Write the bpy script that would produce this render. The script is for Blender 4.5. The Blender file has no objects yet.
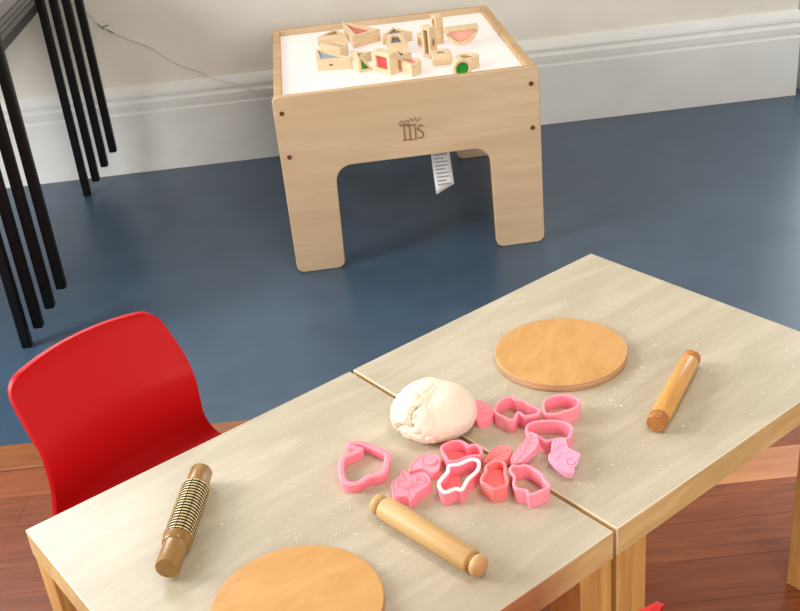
import bpy, bmesh, math, random
from mathutils import Vector, Matrix, noise

random.seed(7)
S = bpy.context.scene
COL = S.collection
PI = math.pi

# ------------------------------------------------------------------ helpers
def srgb(r, g, b):
    def c(v):
        v /= 255.0
        return v / 12.92 if v <= .04045 else ((v + .055) / 1.055) ** 2.4
    return (c(r), c(g), c(b), 1.0)

def material(name, col, rough=.5, spec=.5, bump=0, bscale=60, var=None, vscale=(6, 6, 6), vdetail=4, metallic=0,
             emit=None, estr=0, trans=0, alpha=1, coat=0, sss=0):
    m = bpy.data.materials.new(name)
    m.use_nodes = True
    nt = m.node_tree
    b = nt.nodes['Principled BSDF']
    b.inputs['Base Color'].default_value = col
    b.inputs['Roughness'].default_value = rough
    b.inputs['Specular IOR Level'].default_value = spec
    b.inputs['Metallic'].default_value = metallic
    b.inputs['Transmission Weight'].default_value = trans
    b.inputs['Coat Weight'].default_value = coat
    b.inputs['Coat Roughness'].default_value = .15
    if sss:
        b.inputs['Subsurface Weight'].default_value = sss
        b.inputs['Subsurface Radius'].default_value = (.006, .003, .002)
        b.inputs['Subsurface Scale'].default_value = 1.0
    if emit:
        b.inputs['Emission Color'].default_value = emit
        b.inputs['Emission Strength'].default_value = estr
    tc = nt.nodes.new('ShaderNodeTexCoord')
    if var:
        mp = nt.nodes.new('ShaderNodeMapping')
        mp.inputs['Scale'].default_value = vscale
        nt.links.new(tc.outputs['Object'], mp.inputs['Vector'])
        n = nt.nodes.new('ShaderNodeTexNoise')
        n.inputs['Scale'].default_value = 1
        n.inputs['Detail'].default_value = vdetail
        n.inputs['Roughness'].default_value = .6
        n.inputs['Distortion'].default_value = .4
        nt.links.new(mp.outputs['Vector'], n.inputs['Vector'])
        r = nt.nodes.new('ShaderNodeValToRGB')
        r.color_ramp.elements[0].position = .3
        r.color_ramp.elements[1].position = .7
        r.color_ramp.elements[0].color = var
        r.color_ramp.elements[1].color = col
        nt.links.new(n.outputs['Fac'], r.inputs['Fac'])
        nt.links.new(r.outputs['Color'], b.inputs['Base Color'])
    if bump:
        n2 = nt.nodes.new('ShaderNodeTexNoise')
        n2.inputs['Scale'].default_value = bscale
        n2.inputs['Detail'].default_value = 3
        nt.links.new(tc.outputs['Object'], n2.inputs['Vector'])
        bp = nt.nodes.new('ShaderNodeBump')
        bp.inputs['Strength'].default_value = bump
        bp.inputs['Distance'].default_value = .002
        nt.links.new(n2.outputs['Fac'], bp.inputs['Height'])
        nt.links.new(bp.outputs['Normal'], b.inputs['Normal'])
    return m

def wood(name, c1, c2, c3=None, scale=(3, 40, 40), rough=.5, bump=.08, coat=0, streak=.5, spec=.5):
    """grain runs along the axis with the small scale"""
    m = bpy.data.materials.new(name)
    m.use_nodes = True
    nt = m.node_tree
    L = nt.links.new
    b = nt.nodes['Principled BSDF']
    b.inputs['Roughness'].default_value = rough
    b.inputs['Coat Weight'].default_value = coat
    b.inputs['Specular IOR Level'].default_value = spec
    tc = nt.nodes.new('ShaderNodeTexCoord')
    mp = nt.nodes.new('ShaderNodeMapping')
    mp.inputs['Scale'].default_value = scale
    L(tc.outputs['Object'], mp.inputs['Vector'])
    n = nt.nodes.new('ShaderNodeTexNoise')
    n.inputs['Scale'].default_value = 1
    n.inputs['Detail'].default_value = 6
    n.inputs['Roughness'].default_value = .65
    n.inputs['Distortion'].default_value = .8
    L(mp.outputs['Vector'], n.inputs['Vector'])
    r = nt.nodes.new('ShaderNodeValToRGB')
    e = r.color_ramp.elements
    e[0].position, e[0].color = .32, c2
    e[1].position, e[1].color = .62, c1
    L(n.outputs['Fac'], r.inputs['Fac'])
    # slow broad figure
    mp2 = nt.nodes.new('ShaderNodeMapping')
    mp2.inputs['Scale'].default_value = (scale[0] * .6, scale[1] * .22, scale[2] * .22)
    mp2.inputs['Location'].default_value = (3.1, 1.7, .4)
    L(tc.outputs['Object'], mp2.inputs['Vector'])
    n2 = nt.nodes.new('ShaderNodeTexNoise')
    n2.inputs['Scale'].default_value = 1
    n2.inputs['Detail'].default_value = 3
    n2.inputs['Distortion'].default_value = 1.2
    L(mp2.outputs['Vector'], n2.inputs['Vector'])
    r2 = nt.nodes.new('ShaderNodeValToRGB')
    r2.color_ramp.elements[0].position = .38
    r2.color_ramp.elements[1].position = .6
    L(n2.outputs['Fac'], r2.inputs['Fac'])
    mx = nt.nodes.new('ShaderNodeMix')
    mx.data_type = 'RGBA'
    mx.blend_type = 'MIX'
    mf = nt.nodes.new('ShaderNodeMath')
    mf.operation = 'MULTIPLY'
    mf.inputs[1].default_value = streak
    L(r2.outputs['Color'], mf.inputs[0])
    L(mf.outputs[0], mx.inputs[0])
    L(r.outputs['Color'], mx.inputs[6])
    mx.inputs[7].default_value = c3 or c2
    L(mx.outputs[2], b.inputs['Base Color'])
    bp = nt.nodes.new('ShaderNodeBump')
    bp.inputs['Strength'].default_value = bump
    bp.inputs['Distance'].default_value = .001
    L(n.outputs['Fac'], bp.inputs['Height'])
    L(bp.outputs['Normal'], b.inputs['Normal'])
    return m

class MB:
    def __init__(self):
        self.v = []; self.f = []; self.m = []
    def add(self, vs, fs, mi=0):
        o = len(self.v)
        self.v += [tuple(p) for p in vs]
        self.f += [tuple(i + o for i in f) for f in fs]
        self.m += [mi] * len(fs)
        return self
    def box(self, x0, y0, z0, x1, y1, z1, mi=0, M=None):
        vs = [Vector((x, y, z)) for z in (z0, z1) for y in (y0, y1) for x in (x0, x1)]
        if M: vs = [M @ p for p in vs]
        return self.add(vs, [(0, 2, 3, 1), (4, 5, 7, 6), (0, 1, 5, 4), (2, 6, 7, 3), (0, 4, 6, 2), (1, 3, 7, 5)], mi)
    def prism(self, poly, z0, z1, mi=0, M=None):
        n = len(poly)
        vs = [Vector((x, y, z0)) for x, y in poly] + [Vector((x, y, z1)) for x, y in poly]
        if M: vs = [M @ p for p in vs]
        fs = [tuple(range(n - 1, -1, -1)), tuple(range(n, 2 * n))]
        fs += [(i, (i + 1) % n, n + (i + 1) % n, n + i) for i in range(n)]
        return self.add(vs, fs, mi)
    def sweep(self, poly, prof, mi=0, M=None):
        """closed profile of (outward offset, z) swept round a closed polygon"""
        n = len(poly); k = len(prof)
        vs = []
        for off, z in prof:
            for x, y in offset(poly, off):
                p = Vector((x, y, z)); vs.append(M @ p if M else p)
        fs = []
        for j in range(k):
            j2 = (j + 1) % k
            for i in range(n):
                i2 = (i + 1) % n
                fs.append((j * n + i, j * n + i2, j2 * n + i2, j2 * n + i))
        return self.add(vs, fs, mi)
    def holed(self, outer, inner, z0, z1, mi=0, M=None):
        """prism with a hole; outer and inner have the same count"""
        n = len(outer); vs = []
        for z in (z0, z1):
            vs += [Vector((x, y, z)) for x, y in outer] + [Vector((x, y, z)) for x, y in inner]
        if M: vs = [M @ p for p in vs]
        fs = []
        for i in range(n):
            j = (i + 1) % n
            fs += [(i, n + i, n + j, j), (2 * n + i, 2 * n + j, 3 * n + j, 3 * n + i), (i, j, 2 * n + j, 2 * n + i),
                   (n + i, 3 * n + i, 3 * n + j, n + j)]
        return self.add(vs, fs, mi)
    def tube(self, pts, r, seg=10, mi=0, r1=None, cap=True):
        pts = [Vector(p) for p in pts]; n = len(pts); vs = []
        up = Vector((0, 0, 1))
        for i, p in enumerate(pts):
            t = (pts[min(i + 1, n - 1)] - pts[max(i - 1, 0)]).normalized()
            a = t.cross(up)
            if a.length < 1e-3: a = t.cross(Vector((1, 0, 0)))
            a.normalize(); b = t.cross(a)
            rr = r if r1 is None else r + (r1 - r) * i / (n - 1)
            for s in range(seg):
                w = 2 * PI * s / seg
                vs.append(p + a * rr * math.cos(w) + b * rr * math.sin(w))
        fs = []
        for i in range(n - 1):
            for s in range(seg):
                s2 = (s + 1) % seg
                fs.append((i * seg + s, i * seg + s2, (i + 1) * seg + s2, (i + 1) * seg + s))
        if cap: fs += [tuple(range(seg - 1, -1, -1)), tuple((n - 1) * seg + s for s in range(seg))]
        return self.add(vs, fs, mi)
    def lathe(self, prof, seg=40, mi=0, M=None):
        """profile of (radius, x) turned about the X axis"""
        vs = []; fs = []
        for r, x in prof:
            for s in range(seg):
                w = 2 * PI * s / seg
                p = Vector((x, r * math.cos(w), r * math.sin(w))); vs.append(M @ p if M else p)
        k = len(prof)
        for j in range(k - 1):
            for s in range(seg):
                s2 = (s + 1) % seg
                fs.append((j * seg + s, (j + 1) * seg + s, (j + 1) * seg + s2, j * seg + s2))
        fs += [tuple(range(seg)), tuple((k - 1) * seg + s for s in range(seg - 1, -1, -1))]
        return self.add(vs, fs, mi)
    def build(self, name, mats, parent=None, bevel=0, bseg=2, smooth=True, angle=35, fix=True, loc=None):
        me = bpy.data.meshes.new(name)
        me.from_pydata(self.v, [], self.f)
        if not isinstance(mats, (list, tuple)): mats = [mats]
        for m in mats: me.materials.append(m)
        for p, i in zip(me.polygons, self.m): p.material_index = i
        if fix:
            bm = bmesh.new(); bm.from_mesh(me)
            bmesh.ops.recalc_face_normals(bm, faces=bm.faces)
            bm.to_mesh(me); bm.free()
        if smooth:
            for p in me.polygons: p.use_smooth = True
            me.set_sharp_from_angle(angle=math.radians(angle))
        o = bpy.data.objects.new(name, me)
        COL.objects.link(o)
        if parent: o.parent = parent
        if loc: o.location = loc
        if bevel:
            b = o.modifiers.new('edge', 'BEVEL'); b.width = bevel; b.segments = bseg
            b.limit_method = 'ANGLE'; b.angle_limit = math.radians(40)
            b.harden_normals = False
            for p in me.polygons: p.use_smooth = True
        return o

def offset(poly, d):
    n = len(poly); out = []
    area = sum(poly[i][0] * poly[(i + 1) % n][1] - poly[(i + 1) % n][0] * poly[i][1] for i in range(n))
    sg = 1 if area > 0 else -1
    for i in range(n):
        p0 = Vector(poly[i - 1]); p1 = Vector(poly[i]); p2 = Vector(poly[(i + 1) % n])
        a = (p1 - p0); b = (p2 - p1)
        if a.length < 1e-9: a = b
        if b.length < 1e-9: b = a
        a.normalize(); b.normalize()
        na = Vector((a.y, -a.x)); nb = Vector((b.y, -b.x))
        m = na + nb
        if m.length < .2: m = na
        m.normalize()
        k = 1 / max(.6, m.dot(na))
        out.append((p1.x + m.x * d * k * sg, p1.y + m.y * d * k * sg))
    return out

def chaikin(poly, it=2):
    for _ in range(it):
        out = []
        n = len(poly)
        for i in range(n):
            a = poly[i]; b = poly[(i + 1) % n]
            out += [(a[0] * .75 + b[0] * .25, a[1] * .75 + b[1] * .25), (a[0] * .25 + b[0] * .75, a[1] * .25 + b[1] * .75)]
        poly = out
    return poly

def rounded(corners, seg=6):
    """polygon from (x, y, radius) corners, any turn"""
    out = []; n = len(corners)
    for i in range(n):
        p0 = Vector(corners[i - 1][:2]); p1 = Vector(corners[i][:2]); p2 = Vector(corners[(i + 1) % n][:2]); r = corners[i][2]
        if r <= 0: out.append(tuple(p1)); continue
        a = (p0 - p1).normalized(); b = (p2 - p1).normalized()
        ang = a.angle(b); t = r / math.tan(ang / 2)
        c = p1 + (a + b).normalized() * (r / math.sin(ang / 2))
        s = p1 + a * t - c; e = p1 + b * t - c
        a0 = math.atan2(s.y, s.x); a1 = math.atan2(e.y, e.x); d = a1 - a0
        while d > PI: d -= 2 * PI
        while d < -PI: d += 2 * PI
        for k in range(seg + 1):
            w = a0 + d * k / seg
            out.append((c.x + r * math.cos(w), c.y + r * math.sin(w)))
    return out

def tag(o, label=None, cat=None, group=None, kind=None):
    if label: o['label'] = label
    if cat: o['category'] = cat
    if group: o['group'] = group
    if kind: o['kind'] = kind
    return o

def thing(name, label, cat, loc=(0, 0, 0), rz=0, group=None):
    o = bpy.data.objects.new(name, None)
    o.empty_display_size = .05
    COL.objects.link(o)
    o.location = loc; o.rotation_euler = (0, 0, rz)
    return tag(o, label, cat, group)

def dup(root, loc, rz, label, group=None):
    r = root.copy(); COL.objects.link(r)
    r.location = loc; r.rotation_euler = (0, 0, rz); r['label'] = label
    if group: r['group'] = group
    for ch in list(root.children):
        c = ch.copy(); COL.objects.link(c); c.parent = r
        for g in ch.children:
            d = g.copy(); COL.objects.link(d); d.parent = c
    return r

EXPOSURE = 0.05
GLOW = .46
WCOL = (1.0, .975, .94, 1); WSTR = .48
PWL, PWD, PWC, PWB, PWR = 115, 22, 14, 58, 78

# ------------------------------------------------------------------ camera
cam_d = bpy.data.cameras.new('camera'); cam = bpy.data.objects.new('camera', cam_d); COL.objects.link(cam)
PITCH, ROLL, HC, FPX = 0.4879, -0.1053, 1.3087, 1077.98
fw = Vector((0, math.cos(PITCH), -math.sin(PITCH))); upv = Vector((0, math.sin(PITCH), math.cos(PITCH))); rt = Vector((1, 0, 0))
rr = math.cos(ROLL) * rt + math.sin(ROLL) * upv; uu = -math.sin(ROLL) * rt + math.cos(ROLL) * upv
cam.matrix_world = Matrix(((rr.x, uu.x, -fw.x, 0), (rr.y, uu.y, -fw.y, 0), (rr.z, uu.z, -fw.z, HC), (0, 0, 0, 1)))
cam_d.sensor_width = 36; cam_d.sensor_fit = 'HORIZONTAL'; cam_d.lens = 36 * FPX / 800
cam_d.clip_start = .05; cam_d.clip_end = 60
S.camera = cam
S.view_settings.view_transform = 'Standard'; S.view_settings.look = 'None'; S.view_settings.gamma = 1
S.view_settings.use_curve_mapping = False; S.view_settings.exposure = EXPOSURE

# ------------------------------------------------------------------ materials
M_TOP = wood('bleached oak laminate', srgb(194, 182, 159), srgb(184, 170, 146), srgb(171, 158, 134), scale=(6, 80, 80), rough=.33, bump=.04, streak=.6)
M_SEAMGLINT = material('pale seam and edge highlight', srgb(222, 210, 184), .45)  # bevel colour: edge-banding seam with the slab's edge highlight painted in
M_EDGE = wood('oak edge', srgb(224, 188, 130), srgb(204, 164, 106), srgb(184, 144, 90), scale=(5, 60, 60), rough=.5)
M_LEG = wood('golden oak leg', srgb(218, 166, 96), srgb(188, 134, 70), srgb(176, 124, 64), scale=(50, 50, 4), rough=.5)
M_BIRCH = wood('birch plywood', srgb(212, 184, 150), srgb(200, 170, 134), srgb(192, 162, 126), scale=(3, 20, 30), rough=.45, bump=.03, streak=.45)
M_BIRCHE = wood('birch plywood edge', srgb(205, 170, 120), srgb(180, 140, 95), scale=(4, 40, 90), rough=.5, bump=.03)
M_BEECH = wood('pale beech block', srgb(232, 206, 168), srgb(214, 184, 142), scale=(20, 20, 90), rough=.5, bump=.03)
M_BOARD = wood('round board veneer', srgb(207, 156, 92), srgb(190, 136, 70), srgb(197, 148, 88), scale=(10, 32, 20), rough=.35, bump=.03, streak=.5)
M_BOARDE = wood('plywood layers', srgb(206, 164, 122), srgb(160, 114, 80), scale=(6, 6, 260), rough=.6)
M_PIN = wood('varnished rolling pin', srgb(214, 158, 84), srgb(192, 132, 62), srgb(202, 144, 72), scale=(8, 60, 60), rough=.28, bump=.02)
M_PIND = wood('dark varnished end', srgb(186, 122, 62), srgb(156, 96, 44), scale=(20, 40, 40), rough=.3, bump=.02)
M_PALEPIN = wood('raw rolling pin', srgb(206, 166, 108), srgb(182, 140, 84), srgb(196, 156, 100), scale=(8, 70, 70), rough=.5, bump=.04)
M_BRONZE = wood('bronze brown pin', srgb(156, 116, 58), srgb(134, 96, 44), srgb(124, 88, 40), scale=(8, 50, 50), rough=.26, bump=.02)
M_RIB = material('worn rib wood', srgb(206, 182, 128), .4)
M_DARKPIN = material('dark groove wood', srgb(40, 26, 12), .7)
M_WALL = material('cream plaster wall', srgb(238, 231, 218), .75, bump=.25, bscale=26, var=srgb(228, 219, 203), vscale=(2.2, 2.2, 3))
M_SKIRT = material('white gloss paint', srgb(236, 235, 230), .35, bump=.06, bscale=40, var=srgb(226, 224, 217), vscale=(3, 3, 4))
M_VINYL = material('blue vinyl', srgb(61, 83, 104), .34, bump=.08, bscale=260, var=srgb(53, 73, 92), vscale=(5, 5, 5), vdetail=5)
M_RED = material('red moulded plastic', srgb(190, 11, 18), .5, spec=.22, bump=.05, bscale=500)
M_BLACK = material('black powder coat', srgb(8, 8, 9), .45, spec=.25)
M_GREYTOP = material('grey laminate edge', srgb(134, 132, 130), .5, var=srgb(124, 122, 121), vscale=(4, 4, 60))
M_GREYTOP2 = material('grey laminate', srgb(118, 117, 116), .5)
M_DARKGREY = material('dark grey steel rail', srgb(62, 62, 62), .5)
M_PINK = material('pink plastic', srgb(255, 152, 168), .38, sss=.25)
M_PINKD = material('deep pink plastic', srgb(253, 140, 156), .4, sss=.25)
M_CORAL = material('coral pink plastic', srgb(250, 132, 132), .4, sss=.25)
M_PINKL = material('light pink plastic', srgb(252, 166, 194), .38, sss=.25)
M_WHITE = material('white plastic rim', srgb(248, 236, 238), .35)
M_DOUGH = material('play dough', srgb(238, 226, 206), .7, bump=.3, bscale=90, sss=.1, var=srgb(230, 212, 184), vscale=(14, 14, 14))
M_FLOUR = material('flour', srgb(234, 226, 206), .9)
M_GLOW = material('glowing diffuser', srgb(186, 180, 174), .5, emit=(1.0, .93, .87, 1), estr=GLOW)
M_SCREW = material('brown screw cap', srgb(92, 58, 34), .5)
M_LOGO = material('burnt brown mark', srgb(142, 108, 74), .7)
M_PAPER = material('white label', srgb(226, 224, 220), .7)
M_INK = material('grey print', srgb(150, 150, 152), .8)
M_CABLE = material('white cable', srgb(212, 208, 198), .5)
def acrylic(name, c):
    return material(name, c, .25, trans=.35, spec=.4)
GLASS = dict(red=acrylic('red acrylic', srgb(236, 86, 92)), pink=acrylic('pink acrylic', srgb(248, 190, 172)),
             blue=acrylic('blue acrylic', srgb(160, 185, 212)), green=acrylic('green acrylic', srgb(36, 168, 60)),
             amber=acrylic('amber acrylic', srgb(190, 140, 50)), smoke=acrylic('smoke acrylic', srgb(88, 80, 70)),
             grey=acrylic('grey acrylic', srgb(120, 118, 118)))

# ------------------------------------------------------------------ setting
planks = [wood('plank dark', srgb(130, 72, 44), srgb(94, 48, 28), srgb(108, 58, 34), scale=(5, 55, 55), rough=.45, bump=.03, spec=.25),
          wood('plank red', srgb(148, 84, 50), srgb(114, 58, 33), srgb(130, 70, 42), scale=(5, 55, 55), rough=.45, bump=.03, spec=.25),
          wood('plank mid', srgb(166, 112, 80), srgb(134, 84, 58), srgb(150, 98, 68), scale=(5, 55, 55), rough=.45, bump=.03, spec=.25),
          wood('plank light', srgb(200, 134, 82), srgb(168, 104, 60), srgb(182, 118, 70), scale=(5, 55, 55), rough=.42, bump=.03),
          material('plank joint', srgb(96, 58, 38), .7)]
fl = MB()
fl.box(-2.6, -.8, -.06, 2.9, 1.905, -.0025, 4)
rnd = random.Random(11)
y = 1.905; PW = .0975; row = 0
while y > -.8:
    x = -2.6 - rnd.random() * .6
    while x < 2.9:
        ln = rnd.uniform(.55, 1.0)
        x1 = min(x + ln, 2.9); x0 = max(x, -2.6)
        mi = rnd.choice((0, 0, 1, 1, 1, 2, 2) if x0 > -.3 else (0, 0, 0, 1))
        if row == 2 and x1 > .45 and x0 < 1.0:
            mi = 3
        elif row in (3, 4) and x1 > .3 and x0 < 1.0: mi = 1
        if x1 > -2.6 and x1 - x0 > .01:
            fl.box(x0 + .0003, max(y - PW, -.8) + .0004, -.02, x1 - .0003, y - .0004, 0, mi)
        x += ln
    y -= PW; row += 1
tag(fl.build('floor', planks, smooth=False), kind='structure')
v = MB(); v.box(-2.6, 2.0, -.06, 2.9, 4.6, .003)
tag(v.build('floor', M_VINYL, smooth=False), kind='structure')
t = MB(); t.box(-2.6, 1.905, -.05, 2.9, 2.0, .004)
tag(t.build('trim_1', wood('threshold strip', srgb(150, 92, 50), srgb(120, 70, 38), scale=(5, 55, 55), rough=.4), bevel=.002), kind='structure')

WTH = math.radians(2.09)
wroot = Matrix.Translation((0, 3.713, 0)) @ Matrix.Rotation(WTH, 4, 'Z')
w = MB()
for x0, z0, x1, z1 in ((-2.75, -.06, -2.45, 3.0), (-1.15, -.06, 1.515, 3.0), (-2.45, -.06, -1.15, 1.25), (-2.45, 2.85, -1.15, 3.0)):
    w.box(x0, .03, z0, x1, .2, z1)
tag(w.build('wall_back', M_WALL, smooth=False), kind='structure').matrix_world = wroot
prof = [(0, 0), (0, .216), (.004, .2195), (.009, .221), (.009, .229), (.004, .231), (.0035, .252), (.007, .258), (.0125, .2605), (.0125, .268), (.009, .271),
        (.009, .278), (.012, .288), (.018, .298), (.021, .3045), (.024, .308), (.03, .308), (.03, 0)]
b = MB(); n = len(prof); vs = [(x, yy, z) for x in (-2.75, 1.52) for yy, z in prof]
b.add(vs, [tuple(range(n)), tuple(range(2 * n - 1, n - 1, -1))] + [(i, (i + 1) % n, n + (i + 1) % n, n + i) for i in range(n)])
tag(b.build('baseboard_back', M_SKIRT, angle=28), kind='structure').matrix_world = wroot
# glazed door that carries on from the end of the back wall
dr = MB()
for x0, z0, x1, z1 in ((1.56, .0, 1.62, 2.2), (2.52, 0, 2.58, 2.2), (1.62, 2.1, 2.52, 2.2), (1.62, 0, 2.52, .16)):
    dr.box(x0, .05, z0 + .003, x1, .12, z1)
tag(dr.build('door_1', M_SKIRT, smooth=False), kind='structure').matrix_world = wroot
wn = MB()
for x0, z0, x1, z1 in ((-2.45, 1.25, -2.39, 2.85), (-1.21, 1.25, -1.15, 2.85), (-2.39, 1.25, -1.21, 1.31), (-2.39, 2.79, -1.21, 2.85), (-1.83, 1.31, -1.77, 2.79)):
    wn.box(x0, .09, z0, x1, .15, z1)
tag(wn.build('window_2', M_SKIRT, smooth=False), kind='structure').matrix_world = wroot
# left wall with the window that lights the room
w = MB()
LX = -2.6
for y0, z0, y1, z1 in ((-.8, -.06, .5, 2.6), (2.9, -.06, 3.6, 2.6), (.5, -.06, 2.9, .75), (.5, 2.45, 2.9, 2.6)):
    w.box(LX - .15, y0, z0, LX, y1, z1)
tag(w.build('wall_left', M_WALL, smooth=False), kind='structure')
w = MB()
for y0, z0, y1, z1 in ((.5, .75, .57, 2.45), (2.83, .75, 2.9, 2.45), (.57, .75, 2.83, .82), (.57, 2.38, 2.83, 2.45), (1.67, .82, 1.73, 2.38)):
    w.box(LX - .1, y0, z0, LX - .04, y1, z1)
tag(w.build('window_1', M_SKIRT, smooth=False), kind='structure')

# ------------------------------------------------------------------ play tables
TH = 0.6288; ZT = .44; TT = .0426; LW = .0552
Cx, Cy = .2317, 1.0081
U = Vector((math.cos(TH), math.sin(TH), 0)); V = Vector((-math.sin(TH), math.cos(TH), 0))
def play_table(label, x, y, a, b):
    root = thing('play_table', label, 'table', (x, y, 0), TH, 'square oak play tables')
    m = MB(); m.box(0, 0, ZT - TT, a, b, ZT)
    for i in range(6): m.m[i] = 0 if i == 1 else 1
    tp = m.build('tabletop', [M_TOP, M_EDGE, M_SEAMGLINT], root, bevel=.0014)
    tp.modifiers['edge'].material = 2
    for px in (0, a - LW):
        for py in (0, b - LW):
            l = MB(); i_ = .0015
            l.box(px + i_ * (1 if px == 0 else -1), py + i_ * (1 if py == 0 else -1), 0.0002, px + LW + i_ * (1 if px == 0 else -1), py + LW + i_ * (1 if py == 0 else -1), ZT - TT)
            l.build('leg', M_LEG, root, bevel=.0015)
    return root
A_, B_, A2 = .5427, .5357, .5283
play_table('bleached oak square table on the right, carrying a round board and an orange rolling pin', Cx, Cy, A_, B_)
q = Vector((Cx, Cy, 0)) - U * (.0065 + A2)
play_table('bleached oak square table in the left foreground, carrying the ribbed pin', q.x, q.y, A2, B_)
def tuv(u, v_, z=ZT):
    p = Vector((Cx, Cy, 0)) + U * u + V * v_
    return Vector((p.x, p.y, z))

# ------------------------------------------------------------------ chairs
def shell_point(s, tpar):
    """s -1..1 across, tpar 0..1 from the top of the back to the front of the seat; local: x across, y backwards, z up"""
    P = CH
    k = tpar * (len(P) - 1); i = min(int(k), len(P) - 2); f = k - i
    def cr(j):
        p0, p1, p2, p3 = P[max(i - 1, 0)][j], P[i][j], P[i + 1][j], P[min(i + 2, len(P) - 1)][j]
        return .5 * (2 * p1 + (p2 - p0) * f + (2 * p0 - 5 * p1 + 4 * p2 - p3) * f * f + (3 * p1 - p0 - 3 * p2 + p3) * f ** 3)
    y_, z_, hw, cv, dz = cr(0), cr(1), cr(2), cr(3), cr(4)
    return Vector((s * hw, y_ - cv * s * s, z_ - dz * abs(s) ** 2.2))
# y, z, half width, forward wrap of the sides, droop of the sides
CH = [(.2375, .553, .110, .015, .008), (.2365, .547, .126, .018, .012), (.231, .529, .1335, .021, .009), (.215, .501, .136, .024, .004), (.197, .474, .137, .025, .001),
      (.184, .452, .136, .026, 0), (.179, .43, .1365, .026, 0), (.178, .40, .137, .025, 0), (.178, .37, .139, .023, 0), (.175, .34, .146, .020, -.002), (.158, .31, .156, .012, -.008),
      (.11, .291, .162, .004, -.012), (.04, .284, .162, 0, -.010), (-.03, .282, .160, 0, -.006), (-.09, .279, .156, 0, 0), (-.125, .266, .150, 0, 0)]
def make_chair(label, loc, rz):
    root = thing('child_chair', label, 'chair', loc, rz, 'red plastic chairs')
    m = MB(); NS, NT = 28, 90
    vs = [shell_point(-1 + 2 * i / NS, j / NT) for j in range(NT + 1) for i in range(NS + 1)]
    fs = [(j * (NS + 1) + i, j * (NS + 1) + i + 1, (j + 1) * (NS + 1) + i + 1, (j + 1) * (NS + 1) + i) for j in range(NT) for i in range(NS)]
    m.add(vs, fs)
    o = m.build('seat_shell', M_RED, root, angle=180)
    so = o.modifiers.new('thick', 'SOLIDIFY'); so.thickness = .009; so.offset = 0
    bv = o.modifiers.new('round', 'BEVEL'); bv.width = .003; bv.segments = 3; bv.limit_method = 'ANGLE'; bv.angle_limit = math.radians(50)
    for sx in (-1, 1):
        for yy, dy in ((.09, .05), (-.08, -.045)):
            l = MB(); l.tube([(sx * .12, yy, .290 if yy > 0 else .272), (sx * .135, yy + dy * .4, .18), (sx * .150, yy + dy, .002)], .014, 12, r1=.011)
            l.build('leg', M_RED, root)
    return root
c1 = tuv(-.294, .5405, 0)
chair = make_chair('red plastic chair tucked behind the left table, blue floor behind its back', c1, TH + .16)
c2 = tuv(-.301, .0165, 0)
c2o = dup(chair, c2, TH + PI + .175, 'red plastic chair at the bottom edge, only the tip of its back showing')
# the two chairs share their seat height

# ------------------------------------------------------------------ light table
LTH = .0574; LP = Vector((-.2741, 2.715, .003)); LWD, LD, LH = .7015, .745, .505
lt = thing('light_table', 'low plywood light table with a glowing top full of blocks', 'table', LP, LTH)
LM = Matrix.Translation(LP) @ Matrix.Rotation(LTH, 4, 'Z')
PT = .018
def side_panel(y0, nm='side_panel'):
    poly = rounded([(0, 0.0, .022), (0, LH, .016), (LWD, LH, .016), (LWD, 0, .022), (LWD - .137, 0, .022), (LWD - .142, .298, .045), (.142, .298, .045), (.135, 0, .022)], 7)
    m = MB(); MM = Matrix(((1, 0, 0, 0), (0, 0, 1, 0), (0, 1, 0, 0), (0, 0, 0, 1)))
    m.prism(poly, y0, y0 + PT, 0, MM)
    m.m = [0, 0] + [1] * (len(poly))
    return m.build(nm, [M_BIRCH, M_BIRCHE], lt, bevel=.0025)
side_panel(0); side_panel(LD - PT)
for x0 in (.006, LWD - .006 - .022):
    m = MB(); m.box(x0, PT, .31, x0 + .022, LD - PT, LH - .002); m.build('side_rail', M_BIRCHE, lt, bevel=.002)
SZ = .486   # light surface height above the table's foot
m = MB(); m.box(.028, PT, SZ - .012, LWD - .028, LD - PT, SZ); m.build('light_panel', M_GLOW, lt)
m = MB(); m.box(.028, PT, .33, LWD - .028, LD - PT, .336); m.build('base_board', M_BIRCH, lt)
for x_, z_ in ((.0215, .4605), (.0245, .340), (LWD - .023, .459), (LWD - .023, .338)):
    for yy, d in ((0, 1), (LD, -1)):
        m = MB(); m.lathe([(.003, -.0012 * d), (.0062, -.0012 * d), (.0066, .001 * d)], 16, 0, Matrix.Translation((x_, yy, z_)) @ Matrix.Rotation(PI / 2, 4, 'Z'))
        m.build('screw_cap', M_SCREW, lt)
# burnt-in mark: two tall serif letters T, an s, a wavy line of tiny writing above
m = MB(); gz = .347
def bar(x0, z0, x1, z1): m.box(x0, -.0012, z0, x1, .001, z1)
lx = .320
bar(lx + .004, gz + .040, lx + .028, gz + .045)
bar(lx + .012, gz, lx + .0165, gz + .042); bar(lx + .008, gz, lx + .0205, gz + .0035)
bar(lx + .022, gz + .038, lx + .046, gz + .043)
bar(lx + .0265, gz, lx + .031, gz + .042); bar(lx + .0225, gz - .001, lx + .046, gz + .0022)
for z0, z1, x_ in ((.003, .036, .0415),): bar(lx + x_, gz + z0, lx + x_ + .004, gz + z1)
spts = [(.064, .034), (.058, .038), (.052, .036), (.050, .030), (.053, .024), (.059, .020), (.064, .014), (.063, .006), (.057, .002), (.049, .004)]
m.tube([(lx + a, -.0003, gz + c) for a, c in spts], .0022, 8)
for k, (a, c) in enumerate([(.000, .049), (.006, .054), (.012, .050), (.018, .055), (.024, .051), (.030, .057), (.036, .054), (.042, .058), (.048, .051), (.054, .056)]):
    m.tube([(lx + a, -.0002, gz + c - .004), (lx + a + .003, -.0002, gz + c + .002), (lx + a + .006, -.0002, gz + c - .003)], .0011, 6)
m.build('burnt_mark', M_LOGO, lt)
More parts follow.
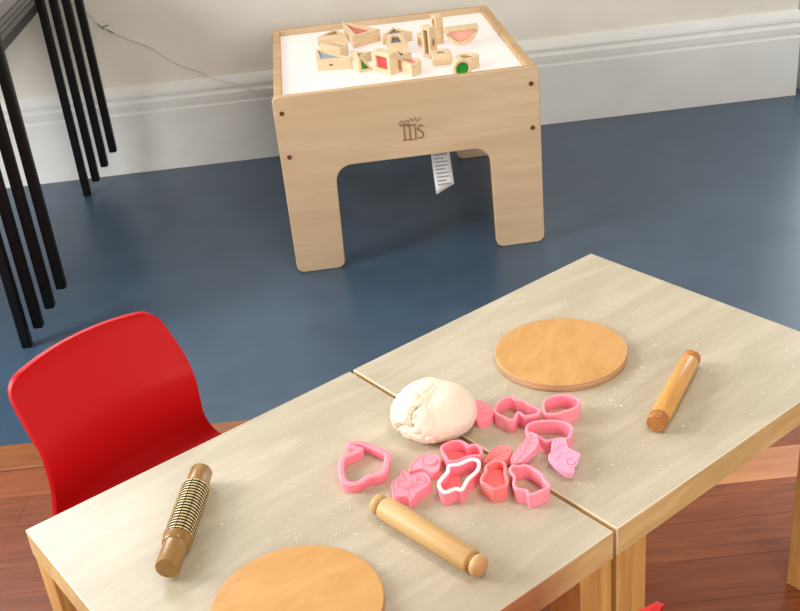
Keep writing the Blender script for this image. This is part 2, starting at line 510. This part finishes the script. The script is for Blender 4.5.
# paper label hanging under the arch
m = MB(); NX, NZ = 4, 10; lab = []
for j in range(NZ + 1):
    for i in range(NX + 1):
        a = i / NX; c = j / NZ
        zt = .333 - c * (.168 - .024 * a); lab.append((.404 + a * .052 + .006 * c, .05 + .012 * math.sin(c * 4) + .004 * a, zt))
m.add(lab, [(j * 5 + i, j * 5 + i + 1, (j + 1) * 5 + i + 1, (j + 1) * 5 + i) for j in range(NZ) for i in range(NX)])
o = m.build('paper_label', M_PAPER, lt, angle=180); so = o.modifiers.new('t', 'SOLIDIFY'); so.thickness = .0015; so.offset = 0
o['label'] = 'white printed paper label'
m2 = MB()
for k in range(11):
    c = .26 + .064 * k; zt = .333 - c * .155
    yy = .05 + .012 * math.sin(c * 4) - .0018
    m2.box(.411 + .006 * c, yy - .0004, zt - .0022, .409 + .006 * c + (.038 if k % 3 else .028), yy + .0006, zt + .0008)
m2.build('print', M_INK, o)

# power cable along the wall to the light table
wp = lambda x, z, d=.006: wroot @ Vector((x, d, z))
path = [wp(-1.2, .80, .026), wp(-1.05, .68, .026), wp(-.94, .572, .026), wp(-.905, .527, .026), wp(-.83, .475, .026), wp(-.755, .435, .026), wp(-.68, .37, .026), wp(-.605, .334, .024), wp(-.56, .312, -.006), wp(-.475, .28, -.008), wp(-.40, .245, -.012), wp(-.31, .245, -.06),
        Vector((-.3150, 3.60, .27)), Vector((-.322, 3.52, .36)), Vector((-.3218, 3.475, .40))]
def smooth_path(P, k=6):
    out = []
    for i in range(len(P) - 1):
        p0, p1, p2, p3 = P[max(i - 1, 0)], P[i], P[i + 1], P[min(i + 2, len(P) - 1)]
        for j in range(k):
            f = j / k
            out.append(.5 * (2 * p1 + (p2 - p0) * f + (2 * p0 - 5 * p1 + 4 * p2 - p3) * f * f + (3 * p1 - p0 - 3 * p2 + p3) * f ** 3))
    return out + [P[-1]]
m = MB(); m.tube(smooth_path(path), .0019, 8)
tag(m.build('power_cable', M_CABLE, angle=180), 'thin white cable running down the wall to the light table', 'cable')
cb = bpy.data.objects['power_cable']
m = MB()
for a, c, dx, dz in ((-.915, .535, .02, -.02), (-.90, .522, .022, .004), (-.888, .512, .02, -.012)):
    m.tube([wp(a, c, .022), wp(a + dx, c + dz, .019)], .0020, 6)
m.build('cable_tie', material('grey tie', srgb(120, 114, 106), .6), cb)

# ------------------------------------------------------------------ see-through blocks on the light table
GRP = 'wooden blocks with coloured windows'
def basis(x, y, z, ex, ey, ez):
    return Matrix(((ex[0], ey[0], ez[0], x), (ex[1], ey[1], ez[1], y), (ex[2], ey[2], ez[2], z), (0, 0, 0, 1)))
def block(label, poly, th, colour, at, mode='flat', d=(1, 0), wall=.011, mark=None, tilt=0):
    """flat: poly in light-table x,y, lying on the glass.  up: poly in (along d, z), thickness to the left of d"""
    if mode == 'flat':
        cx = sum(p[0] for p in poly) / len(poly); cy = sum(p[1] for p in poly) / len(poly)
        loc = LM @ Vector((cx, cy, SZ)); poly = [(a - cx, c - cy) for a, c in poly]
        MM = Matrix.Identity(4)
    else:
        dv = Vector((d[0], d[1], 0)).normalized(); nv = Vector((-dv.y, dv.x, 0))
        loc = LM @ Vector((at[0], at[1], SZ))
        MM = basis(0, 0, 0, dv, (0, 0, 1), nv)
    root = thing('window_block', label, 'toy block', loc, LTH, GRP)
    inner = offset(poly, -wall)
    fr = MB(); fr.holed(poly, inner, 0, th, 0, MM)
    fr.build('frame', M_BEECH, root, bevel=.0015, angle=30)
    wn = MB(); wn.prism(offset(poly, -wall + .001), th * .58, th * .80, 0, MM) if mode == 'flat' else wn.prism(offset(poly, -wall + .001), th * .25, th * .45, 0, MM)
    wn.build('window', GLASS[colour], root, angle=30)
    if mark:
        mk = MB(); mk.box(*mark); mk.build('stamped_mark', M_LOGO, root)
    return root
def half(cx, cy, r, ang, n=14):
    return [(cx + r * math.cos(ang - PI / 2 + PI * k / n), cy + r * math.sin(ang - PI / 2 + PI * k / n)) for k in range(n + 1)]
def disc(cx, cy, r, n=28):
    return [(cx + r * math.cos(2 * PI * k / n), cy + r * math.sin(2 * PI * k / n)) for k in range(n)]
def rect(w_, h_): return [(0, 0), (w_, 0), (w_, h_), (0, h_)]
FT = .028
block('triangular wooden block with an amber window, rearmost at the left of the heap', [(.142, .548), (.203, .625), (.226, .546)], FT, 'amber', None, wall=.010)
block('large triangular wooden block with a red window lying flat at the back left', [(.226, .672), (.245, .468), (.332, .522)], .036, 'red', None, wall=.016)
block('half-round wooden block at the left end of the heap, behind the blue triangle', half(.173, .425, .055, math.radians(30)), FT, 'amber', None, wall=.014)
block('triangular wooden block with a pale blue window, front left of the heap', [(.132, .405), (.228, .257), (.130, .270)], .031, 'blue', None, wall=.012, mark=(.0, -.0465, .012, .022, -.0435, .017))
block('triangular wooden block with a grey window at the back centre', [(.332, .470), (.375, .562), (.424, .478)], FT, 'grey', None, wall=.010)
block('small square wooden block with a dark window in the middle of the heap', [(.333, .335), (.394, .332), (.392, .445), (.346, .448)], .034, 'smoke', None, wall=.014)
block('small flat triangular wooden block with a dark window behind the green triangle', [(.229, .342), (.288, .318), (.252, .280)], .026, 'smoke', None, wall=.009)
block('small triangular wooden block with a green window standing upright', [(0, 0), (.044, 0), (.004, .056), (0, .056)], .03, 'green', (.243, .200), 'up', (.86, .42), wall=.008)
block('square wooden block with a red window standing upright at the front', rect(.076, .058), .03, 'red', (.283, .203), 'up', (.52, -.85), wall=.012)
block('triangular wooden block with an olive window, behind the standing red square', [(.350, .290), (.394, .238), (.357, .200)], .03, 'smoke', None, wall=.010)
block('half-round wooden block with a pink window lying beside the standing red square', half(.361, .143, .047, math.radians(20)), .032, 'red', None, wall=.010)
block('small square wooden block with a pink window standing on edge behind the leaning plank', rect(.055, .036), .02, 'pink', (.430, .420), 'up', (.26, -.97), wall=.009)
block('tall wooden block standing on end, nearer of the upright pair', rect(.042, .088), .024, 'smoke', (.470, .262), 'up', (-.43, .9), wall=.010, mark=(-.0135, -.0075, .036, -.0075, -.0045, .054))
block('tall wooden block standing on end, farther of the upright pair', rect(.036, .082), .024, 'smoke', (.509, .405), 'up', (-.25, .97), wall=.011)
block('half-round wooden block with a pink window, flat edge upwards, at the right', [(.050 * math.cos(PI + PI * k / 18), .052 + .052 * math.sin(PI + PI * k / 18)) for k in range(19)], .03, 'pink', (.556, .360), 'up', (1, .03), wall=.010)
block('small wooden block with a slot on top, in front of the upright pair', [(.446, .176), (.498, .173), (.498, .230), (.448, .233)], .031, 'smoke', None, wall=.015)
block('round wooden block lying flat behind the green disc', disc(.533, .128, .032), .032, 'amber', None, wall=.013)
block('round wooden block with a green window standing on edge at the front right', [(a, c) for a, c in disc(0, .025, .025)], .028, 'green', (.505, .030), 'up', (1, .08), wall=.0075)

# ------------------------------------------------------------------ stacked grey tables by the wall
GS = 'stack of grey tables'
names = ['bottom', 'second', 'third', 'top']
labs = ['grey table with black legs, lowest of the stack, dark rail under its top',
        'grey table with black legs, second from the bottom of the stack',
        'grey table with black legs, third from the bottom of the stack',
        'grey table with black legs, topmost of the stack']
for k in range(4):
    dx, dy, dz = .034 * k, .0235 * k, .0405 * k
    root = thing('folding_table' if 0 else 'stacking_table', labs[k], 'table', (-.997 + dx, 2.98 + dy, .003 + dz), math.radians(3.4), GS)
    xr = -.0129; xl = -.62 - 2 * dx; hl = .56
    zt = .656
    m = MB(); m.box(xl, -hl, zt + (.0065 if k else 0), xr, hl, zt + .0400); m.m = [0, 1, 0, 0, 0, 0]
    m.build('tabletop', [M_GREYTOP, M_GREYTOP2], root, bevel=.002)
    if k:
        m = MB(); m.box(xl + .003, -hl + .003, zt - .0003, xr - .003, hl - .003, zt + .0065); m.build('under_frame', M_DARKGREY, root)
    if k == 0:
        m = MB(); m.box(xl + .01, -hl + .01, zt - .03, xr - .004, hl - .01, zt); m.build('rail', M_DARKGREY, root)
    for yy in (-.527, .527):
        for xx in (0, xl - .0129):
            l = MB(); l.box(xx - .0125, yy - .0135, .0005, xx + .0125, yy + .0135, zt + .034)
            l.build('leg', M_BLACK, root, bevel=.004, bseg=3)
# ------------------------------------------------------------------ things on the play tables
def board(label, x, y, r, rz):
    m = MB(); n = 96
    m.prism([(r * math.cos(2 * PI * i / n), r * math.sin(2 * PI * i / n)) for i in range(n)], 0, .012)
    m.m = [0, 0] + [1] * n
    o = m.build('round_board', [M_BOARD, M_BOARDE], bevel=.0015, loc=(x, y, ZT))
    o.rotation_euler.z = rz
    return tag(o, label, 'board', 'round rolling boards')
board('round plywood board lying on the right table behind the pink cutters', .2375, 1.415, .1005, 1.15)
board('round plywood board cut by the bottom edge, on the left table', -.1515, .9255, .0995, .45)

def pin(name, label, a, b, r, prof, mats, group=None):
    """prof: list of (part name, material, profile list (radius, x from end a)); x axis runs from a to b"""
    a = Vector((a[0], a[1], 0)); b = Vector((b[0], b[1], 0)); d = b - a
    root = thing(name, label, 'rolling pin', (a.x, a.y, ZT + r), math.atan2(d.y, d.x), group)
    for nm, mt, pf in prof:
        m = MB(); m.lathe(pf, 40); m.build(nm, mt, root, angle=40)
    return root
def round_pin(r, L, knob, neck, flat=False):
    k = knob
    end = [(.003, 0), (k * .62, .0006), (k * .9, .0032), (k, .007), (k * .93, .0115), (neck, .0145), (neck, .0175)]
    if flat: end = [(k * .80, 0), (k * .93, .0006), (k, .0026), (k, .009), (k * .95, .0105), (neck, .0115), (neck, .0145), (k, .0155), (k, .0175)]; neck = k
    body = [(neck, .0175), (r * .93, .018), (r, .0205), (r, L - .0205), (r * .93, L - .018), (neck, L - .0175)]
    other = [(q_[0], L - q_[1]) for q_ in end][::-1]
    return end, body, other
e1, bd, e2 = round_pin(.0142, .1865, .0136, .0116, True)
pin('rolling_pin', 'orange varnished rolling pin lying on the right table', (.4220, 1.3525), (.3258, 1.1925), .0142,
    [('handle', M_PIND, e1), ('roller', M_PIN, bd), ('handle', M_PIND, e2)], None)
e1, bd, e2 = round_pin(.0152, .186, .0138, .0095)
pin('rolling_pin', 'plain pale rolling pin lying in front of the pink cutters', (-.0575, 1.0885), (.0625, .948), .0152,
    [('handle', M_PALEPIN, e1), ('roller', M_PALEPIN, bd), ('handle', M_PALEPIN, e2)], None)
# ribbed pin
R0 = .0186; Lp = .206
a = Vector((-.2885, 1.1890, 0)); b = Vector((-.3085, .9970, 0)); d = b - a
rp = thing('ribbed_rolling_pin', 'dark bronze ribbed rolling pin at the left end of the left table', 'rolling pin', (a.x, a.y, ZT + R0), math.atan2(d.y, d.x))
h1 = [(.0120, 0), (.0142, .001), (.0151, .003), (.0153, .030), (.0153, .033), (.0160, .0335), (.0171, .036), (.0171, .039)]
m = MB(); m.lathe(h1, 40); m.build('handle', M_BRONZE, rp, angle=40)
h2 = [(.0171, .137), (.0184, .1375), (.0178, .146), (.0163, .150), (.0153, .1505), (.0153, .187), (.0146, .1895), (.0122, .191)]
m = MB(); m.lathe(h2, 40); m.build('handle', M_BRONZE, rp, angle=40)
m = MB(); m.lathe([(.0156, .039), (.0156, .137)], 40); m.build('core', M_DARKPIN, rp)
m = MB()
nr = 18; x0 = .0405; seg = 12
for i in range(nr):
    c_ = x0 + .0945 * i / (nr - 1)
    for s in range(seg):
        w0 = 2 * PI * (s + .05) / seg; w1 = 2 * PI * (s + .95) / seg; vs = []
        for xx, rad in ((c_ - .0018, .0154), (c_ - .0013, R0), (c_ + .0013, R0), (c_ + .0018, .0154)):
            for q_ in range(5):
                ww = w0 + (w1 - w0) * q_ / 4; vs.append((xx, rad * math.cos(ww), rad * math.sin(ww)))
        fs = [(p_ * 5 + q_, p_ * 5 + q_ + 1, (p_ + 1) * 5 + q_ + 1, (p_ + 1) * 5 + q_) for p_ in range(3) for q_ in range(4)]
        fs += [(0, 5, 10, 15), (4, 19, 14, 9)]
        m.add(vs, fs)
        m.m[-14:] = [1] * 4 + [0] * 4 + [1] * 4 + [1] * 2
m.build('ribs', [M_RIB, M_DARKPIN], rp, angle=40)

# play dough
bm = bmesh.new(); bmesh.ops.create_icosphere(bm, subdivisions=6, radius=1)
fold = Vector((-.05, -.42, .9)).normalized()
t1 = Vector((1, 0, 0)); t1 = (t1 - fold * t1.dot(fold)).normalized(); t2 = fold.cross(t1)
def sst(a, b_, x):
    x = max(0, min(1, (x - a) / (b_ - a))); return x * x * (3 - 2 * x)
for vv in bm.verts:
    n_ = vv.co.normalized()
    dd = n_.angle(fold); ang = math.atan2(n_.dot(t2), n_.dot(t1))
    left = sst(.22, -.12, n_.x + .12 * noise.noise(n_ * 2.5))
    wob = 1.1 * noise.noise(n_ * 2.2 + Vector((5, 2, 9)))
    lobes = abs(math.sin(2.6 * ang + wob))                      # folds running into the pinch point
    r_ = 1 + .05 * noise.noise(n_ * 1.5 + Vector((3, 1, 5)))
    r_ -= left * .20 * (1 - sst(0, .42, lobes)) * sst(.04, .4, dd) * (1 - .5 * sst(1.0, 1.9, dd))
    r2 = abs(noise.noise(n_ * 2.7 + Vector((1, 8, 2))))
    r_ -= left * .05 * (1 - sst(0, .2, r2))
    r_ -= .13 * math.exp(-(dd / .22) ** 2)
    r_ += .035 * left + .012 * noise.noise(n_ * 7)
    q_ = Vector((n_.x * .0595, n_.y * .0585, n_.z * .043)) * r_
    if q_.z < 0: q_.z *= .75
    q_.z = max(q_.z, -.0225)
    vv.co = q_
me = bpy.data.meshes.new('play_dough'); bm.to_mesh(me); bm.free(); me.materials.append(M_DOUGH)
for p in me.polygons: p.use_smooth = True
o = bpy.data.objects.new('play_dough', me); COL.objects.link(o); o.location = (.0318, 1.265, ZT + .0225); o.rotation_euler.z = -.18
tag(o, 'lump of cream play dough lying across the gap between the tables', 'dough')

# ------------------------------------------------------------------ pink cutters and stamps
CUT = {
'C8': (0.022,[(0.1185,1.1204),(0.1236,1.1265),(0.1299,1.1226),(0.1369,1.1242),(0.1433,1.1217),(0.1502,1.112),(0.1574,1.0997),(0.1567,1.0902),(0.1624,1.0798),(0.1602,1.0722),(0.1516,1.0697),(0.1408,1.0636),(0.1334,1.0636),(0.134,1.0727),(0.1262,1.0753),(0.1187,1.0806),(0.1196,1.0926),(0.1228,1.1029),(0.1188,1.1105)]),
'C7': (0.022,[(0.0877,1.1292),(0.0962,1.1377),(0.1071,1.1403),(0.1135,1.1346),(0.1131,1.1235),(0.1104,1.1093),(0.1122,1.0958),(0.1095,1.0868),(0.1018,1.0834),(0.0936,1.0813),(0.0878,1.087),(0.0836,1.0948),(0.0784,1.1004),(0.0827,1.1117),(0.0889,1.1204)]),
'C5': (0.022,[(0.042,1.1417),(0.048,1.1414),(0.0555,1.1418),(0.0652,1.1477),(0.073,1.1501),(0.0801,1.1463),(0.0811,1.136),(0.0776,1.1243),(0.0691,1.1148),(0.0624,1.1075),(0.0586,1.0986),(0.0539,1.0888),(0.0495,1.0883),(0.047,1.0923),(0.0402,1.0899),(0.0326,1.0854),(0.0279,1.0897),(0.0251,1.0996),(0.0257,1.1078),(0.0317,1.1176),(0.0392,1.1273),(0.04,1.1358)]),
'C4': (0.022,[(0.0349,1.1828),(0.0417,1.1895),(0.0514,1.1944),(0.0621,1.1924),(0.069,1.1845),(0.0712,1.1762),(0.0764,1.1818),(0.0844,1.1778),(0.0882,1.164),(0.084,1.1545),(0.0767,1.1571),(0.0659,1.1552),(0.0563,1.1492),(0.0471,1.1483),(0.0413,1.1506),(0.0392,1.1612),(0.0356,1.1722)]),
'C11': (0.022,[(0.1513,1.1998),(0.1561,1.2131),(0.165,1.2185),(0.1785,1.2184),(0.193,1.2169),(0.2054,1.211),(0.2119,1.2027),(0.213,1.1908),(0.2072,1.178),(0.2034,1.1719),(0.1946,1.1735),(0.188,1.1735),(0.1811,1.1714),(0.1733,1.1717),(0.1691,1.1781),(0.1651,1.1857),(0.1606,1.1912),(0.1544,1.1935)]),
'C14': (0.022,[(0.185,1.2614),(0.1913,1.2703),(0.2007,1.2761),(0.2149,1.2772),(0.2252,1.2727),(0.2323,1.2662),(0.2368,1.2577),(0.2309,1.2451),(0.2216,1.2394),(0.2099,1.2355),(0.1983,1.2316),(0.1878,1.2336),(0.1829,1.2369),(0.1836,1.2491)]),
'C13': (0.022,[(0.1173,1.2609),(0.1217,1.2728),(0.1315,1.2826),(0.1407,1.2874),(0.1471,1.2822),(0.1504,1.2751),(0.1612,1.2717),(0.165,1.2594),(0.1726,1.2541),(0.1782,1.2454),(0.1746,1.2361),(0.1668,1.2351),(0.1595,1.2332),(0.1537,1.2358),(0.1513,1.243),(0.1469,1.2464),(0.1437,1.237),(0.1394,1.2279),(0.1314,1.2306),(0.1269,1.2384),(0.1195,1.2453),(0.1164,1.2534)]),
'C1': (0.014,[(-0.0907,1.224),(-0.0858,1.2267),(-0.0724,1.2238),(-0.0604,1.2143),(-0.0486,1.2029),(-0.037,1.1926),(-0.0389,1.1729),(-0.0432,1.1541),(-0.0481,1.1472),(-0.0563,1.1468),(-0.0656,1.1455),(-0.0704,1.1397),(-0.0798,1.1328),(-0.0913,1.1348),(-0.0971,1.1414),(-0.1003,1.1563),(-0.1011,1.174),(-0.0987,1.1915),(-0.0933,1.1966),(-0.0788,1.2032),(-0.0726,1.2083),(-0.0798,1.2131),(-0.0883,1.2187)]),
'C2': (0.014,[(-0.036,1.1231),(-0.0317,1.1328),(-0.0238,1.1377),(-0.022,1.148),(-0.0178,1.1527),(-0.015,1.1447),(-0.0094,1.1405),(-0.0015,1.1434),(0.0064,1.1452),(0.0123,1.1378),(0.0166,1.1265),(0.0132,1.1146),(0.0063,1.1076),(-0.0029,1.1011),(-0.0059,1.0935),(-0.0115,1.0845),(-0.0144,1.087),(-0.0146,1.095),(-0.0258,1.0959),(-0.0332,1.1001),(-0.0353,1.1086)]),
'C2belly': (0.014,[(-0.0176,1.1209),(-0.0075,1.1192),(-0.0169,1.1344)]),
'C2face': (0.014,[(0.0027,1.1258),(0.0091,1.1247),(0.0036,1.1382),(0.0007,1.1282),(0.0059,1.1284)]),
'C3': (0.012,[(-0.0121,1.1543),(-0.0082,1.1656),(0.0019,1.1793),(0.0116,1.1854),(0.0208,1.1849),(0.0296,1.1788),(0.0335,1.1692),(0.0305,1.1566),(0.0289,1.1461),(0.0213,1.1399),(0.0177,1.1427),(0.0117,1.1502),(0.0055,1.1534),(-0.0025,1.1516),(-0.0104,1.1497)]),
'C9': (0.012,[(0.091,1.1612),(0.0981,1.1755),(0.1077,1.1843),(0.116,1.1881),(0.1247,1.1839),(0.1296,1.1751),(0.1248,1.1629),(0.1186,1.1512),(0.1084,1.1543),(0.0961,1.1526),(0.0882,1.1502)]),
'C15': (0.012,[(0.0896,1.2969),(0.096,1.3023),(0.103,1.2997),(0.1091,1.2906),(0.115,1.2803),(0.1174,1.2657),(0.1134,1.2564),(0.1058,1.2515),(0.0984,1.2492),(0.0913,1.248),(0.0873,1.2563),(0.0876,1.2714)]),
'C12': (.010, [(0.0436,0.0162),(0.0486,0.0069),(0.0595,0.0008),(0.064,-0.0063),(0.0635,-0.0129),(0.0586,-0.0197),(0.0509,-0.0175),(0.0417,-0.0144),(0.0356,-0.0189),(0.0264,-0.024),(0.022,-0.019),(0.0184,-0.0105),(0.0115,-0.0039),(0.0031,0.0009),(0.0052,0.0091),(0.0149,0.0138),(0.0284,0.0162)]),
'C10': (.010, [(0.0067,0.0026),(0.0143,0.0046),(0.0229,0.0041),(0.0397,0.001),(0.0498,0.0002),(0.0584,0.0036),(0.0634,0.0002),(0.0598,-0.0105),(0.0527,-0.0179),(0.0447,-0.019),(0.0353,-0.0198),(0.0245,-0.0165),(0.0099,-0.0123),(0.0039,-0.0057)]),
}
GC = 'pink plastic cutters and stamps'
def centroid(P): return (sum(p[0] for p in P) / len(P), sum(p[1] for p in P) / len(P))
def local(P, c): return [(p[0] - c[0], p[1] - c[1]) for p in P]
def cutter(key, label, mat, rim=None, it=1, t=.0012, lip=.0019, plate=None):
    h, P = CUT[key]; c = centroid(P); poly = chaikin(local(P, c), it)
    m = MB()
    if rim:
        m.sweep(poly, [(-t, 0), (t, 0), (t, h - .003), (-t, h - .003)])
    else:
        m.sweep(poly, [(-t * .6, 0), (t * .6, 0), (t, h * .55), (lip, h - .003), (lip, h - .0006), (lip * .7, h), (-lip * .7, h), (-lip, h - .0006), (-lip, h - .003), (-t, h * .55)])
    o = m.build('cookie_cutter', mat, angle=50, loc=(c[0], c[1], ZT))
    tag(o, label, 'cutter', GC)
    if plate:
        pm, ph, keep = plate
        pp = offset(poly, -t * .9)
        if keep: pp = [q_ for q_ in pp if keep(q_)]
        pl = MB(); pl.prism(pp, .001, ph); pl.build('plate', pm, o, angle=40)
    if rim:
        r_ = MB(); r_.sweep(poly, [(-.0022, h - .003), (.0022, h - .003), (.0024, h - .0008), (.0016, h), (-.0016, h), (-.0024, h - .0008)])
        ro = r_.build('rim', rim, o, angle=60); ro['label'] = 'white rim'
    return o
def stamp(key, label, mat, detail=None, it=1, lean=None):
    h, P = CUT[key]; c = (0, 0) if lean else centroid(P); poly = chaikin(local(P, c), it)
    m = MB()
    n = len(poly)
    prof = [(0, 0), (0, h - .0016), (-.0005, h - .0003), (-.0012, h), (-.0018, h - .0002), (-.0022, h - .0008)]
    vs = []; fs = []
    for off, z in prof: vs += [(x, y_, z) for x, y_ in offset(poly, off)]
    for j in range(len(prof) - 1):
        for i in range(n): fs.append((j * n + i, j * n + (i + 1) % n, (j + 1) * n + (i + 1) % n, (j + 1) * n + i))
    fs += [tuple(range(n - 1, -1, -1)), tuple((len(prof) - 1) * n + i for i in range(n))]
    m.add(vs, fs)
    zt = h - .0006
    for dd in detail or []:
        if dd[0] == 'ring':
            _, x, y_, rx, ry, a = dd
            pts = []
            for k in range(25):
                w_ = 2 * PI * k / 24; px, py = rx * math.cos(w_), ry * math.sin(w_)
                pts.append((x - c[0] + px * math.cos(a) - py * math.sin(a), y_ - c[1] + px * math.sin(a) + py * math.cos(a), zt))
            m.tube(pts, .0011, 6)
        elif dd[0] == 'disc':
            _, x, y_, r_, hh = dd
            m.prism([(x - c[0] + r_ * math.cos(2 * PI * k / 20), y_ - c[1] + r_ * math.sin(2 * PI * k / 20)) for k in range(20)], zt - .001, zt + hh)
        elif dd[0] == 'line':
            m.tube([(x - c[0], y_ - c[1], zt) for x, y_ in dd[1]], .0009, 6)
    o = m.build('cookie_stamp', mat, angle=40, loc=(c[0], c[1], ZT))
    if lean:
        P0, a_, b_ = lean; a_ = Vector(a_); b_ = Vector(b_); n_ = a_.cross(b_)
        o.matrix_world = Matrix(((a_.x, b_.x, n_.x, P0[0]), (a_.y, b_.y, n_.y, P0[1]), (a_.z, b_.z, n_.z, P0[2]), (0, 0, 0, 1))) @ Matrix.Translation((0, 0, -h))
    return tag(o, label, 'stamp', GC)
cutter('C1', 'low pink cutter lying alone at the left of the cutters', M_PINKD, it=1, t=.0036, lip=.0042)
stamp('C2', 'owl-shaped pink stamp with round face and belly, behind the pale rolling pin', M_PINKD,
      [('ring', -.0176, 1.1209, .0085, .0095, 0), ('disc', -.0176, 1.1209, .0072, .0006), ('ring', .0027, 1.1258, .0058, .0075, .5), ('disc', .0012, 1.1290, .0014, .0008), ('disc', .0052, 1.1265, .0014, .0008), ('line', [(-.0275, 1.130), (-.028, 1.123), (-.0275, 1.116)]), ('line', [(-.0045, 1.139), (-.002, 1.128), (-.0065, 1.113)])])
stamp('C3', 'pink stamp with a blank side, just behind the owl stamp', M_PINK,
      [('line', [(.0090, 1.179), (.0075, 1.168), (.0085, 1.156)]), ('disc', .018, 1.166, .0085, .002)])
cutter('C4', 'flower-lobed pink cutter in front of the dough', M_PINKD, plate=(M_CORAL, .006, None))
cutter('C5', 'pink cutter with a white rim at the front of the pile', M_PINKD, rim=M_WHITE, plate=(M_CORAL, .004, lambda q_: q_[0] < .004))
cutter('C7', 'coral pink cutter right of the white-rimmed one', M_CORAL, plate=(M_CORAL, .009, None))
cutter('C8', 'pink animal-shaped cutter at the front right, over the gap', M_PINK)
stamp('C9', 'coral leaf stamp lying behind the coral cutter', M_CORAL, [('line', [(.094, 1.157), (.108, 1.168), (.124, 1.176)]), ('line', [(.101, 1.163), (.104, 1.175)]), ('line', [(.109, 1.169), (.113, 1.181)]), ('line', [(.108, 1.167), (.117, 1.160)]), ('line', [(.116, 1.172), (.123, 1.167)])])
stamp('C10', 'long pink leaf stamp pointing up to the right, middle of the pile', M_PINK, [('line', [(.008, -.005), (.030, -.007), (.058, -.003)])] + [('line', [(k, -.006), (k + .006, -.006 + .007 * sd)]) for k in (.014, .023, .032, .041, .050) for sd in (-1, 1)], lean=((.1200, 1.140, .452), (.5807, .7743, .2516), (-.8, .6, 0)))
cutter('C11', 'wide pink cutter open towards the right, behind the light pink stamp', M_PINK)
stamp('C12', 'light pink stamp with a small flower, rightmost of the pile', M_PINKL, [('disc', .020, -.004, .0042, .0012), ('ring', .020, -.004, .0075, .0075, 0), ('line', [(.034, .010), (.040, .000), (.036, -.010)]), ('line', [(.046, .004), (.052, -.004), (.050, -.013)]), ('line', [(.012, .004), (.008, -.001)])], lean=((.2022, 1.105, .453), (-.3738, .8927, .2516), (-.9224, -.3862, 0)))
cutter('C13', 'pink animal-shaped cutter with a curled trunk, behind the pile', M_PINK)
cutter('C14', 'oval leaf-shaped pink cutter next to the round board', M_PINK)
stamp('C15', 'small shell-shaped pink stamp beside the dough', M_PINKD, [('line', [(.110, 1.262), (.100, 1.270), (.092, 1.262)]), ('line', [(.110, 1.262), (.103, 1.276), (.097, 1.280)]), ('line', [(.108, 1.264), (.099, 1.259)]), ('disc', .106, 1.270, .0036, .001)])
kb = MB(); kb.lathe([(.001, -.0045), (.0032, -.0038), (.0045, 0), (.0032, .0038), (.001, .0045)], 16)
o = kb.build('stamp_knob', M_CORAL, angle=80, loc=(.1475, 1.1395, ZT + .0045)); tag(o, 'tiny round coral knob lying under the long leaf stamp', 'knob')

# ------------------------------------------------------------------ flour crumbs
def crumbs(label, spots, u0, u1):
    rn = random.Random(int(abs(u0) * 1000) + 3); m = MB()
    for cu, cv, su, sv, cnt in spots:
        for _ in range(int(cnt * 1.7)):
            a = rn.gauss(cu, su); c = rn.gauss(cv, sv)
            if not (u0 + .008 < a < u1 - .008 and .008 < c < B_ - .008): continue
            p = tuv(a, c)
            if (p.xy - Vector((.2375, 1.415))).length < .108 or (p.xy - Vector((-.1515, .9255))).length < .107: continue
            s = rn.uniform(.0003, .0008) * (2.0 if rn.random() < .05 else 1); w_ = rn.random() * PI; e = rn.uniform(.5, 2.2)
            pts = [Vector((math.cos(w_ + k * PI / 2) * s * (e if k % 2 else 1), math.sin(w_ + k * PI / 2) * s * (e if k % 2 else 1), 0)) + p for k in range(4)]
            m.add(pts + [p + Vector((0, 0, s * .9))], [(0, 1, 4), (1, 2, 4), (2, 3, 4), (3, 0, 4), (3, 2, 1, 0)])
    o = m.build('flour_crumbs', M_FLOUR, smooth=False)
    tag(o, label, 'flour', kind='stuff')
crumbs('white flour crumbs scattered over the right table', [(.25, .40, .10, .06, 170), (.34, .30, .07, .08, 150), (.14, .30, .07, .09, 140), (.25, .12, .12, .07, 170), (.06, .08, .05, .05, 60), (.42, .2, .08, .1, 60)], 0, A_)
crumbs('white flour crumbs scattered over the left table', [(-.26, .30, .06, .07, 150), (-.12, .42, .06, .05, 60), (-.20, .18, .07, .05, 130), (-.10, .22, .08, .08, 90), (-.38, .30, .06, .1, 60)], -A2, 0)

# ------------------------------------------------------------------ light
W = bpy.data.worlds.new('room light'); S.world = W; W.use_nodes = True
bg = W.node_tree.nodes['Background']; bg.inputs['Color'].default_value = WCOL; bg.inputs['Strength'].default_value = WSTR
def area(name, loc, direction, sx, sy, power, col):
    l = bpy.data.lights.new(name, 'AREA'); l.shape = 'RECTANGLE'; l.size = sx; l.size_y = sy; l.energy = power; l.color = col
    o = bpy.data.objects.new(name, l); COL.objects.link(o); o.location = loc
    o.rotation_euler = Vector(direction).to_track_quat('-Z', 'Y').to_euler()
    return o
area('daylight left window', (-2.56, 1.7, 1.55), (1, 0, -.22), 1.2, 1.5, PWL, (.93, .97, 1))
area('daylight back window', tuple(wroot @ Vector((-1.8, .17, 2.05))), (.15, -1, -.25), 1.2, 1.5, PWB, (.92, .96, 1))
area('daylight glazed door', (2.05, 3.82, 1.15), (-.05, -1, 0), .9, 1.95, PWD, (.92, .97, 1))
area('rear fill light', (1.3, -2.2, 1.9), (-.25, 1, -.22), 2.0, 1.5, PWR, (1, .97, .93))  # added soft fill from behind the camera for front faces, no window there
area('ceiling lamp', (.6, 1.2, 2.5), (0, 0, -1), .5, .5, PWC, (1, .87, .68))
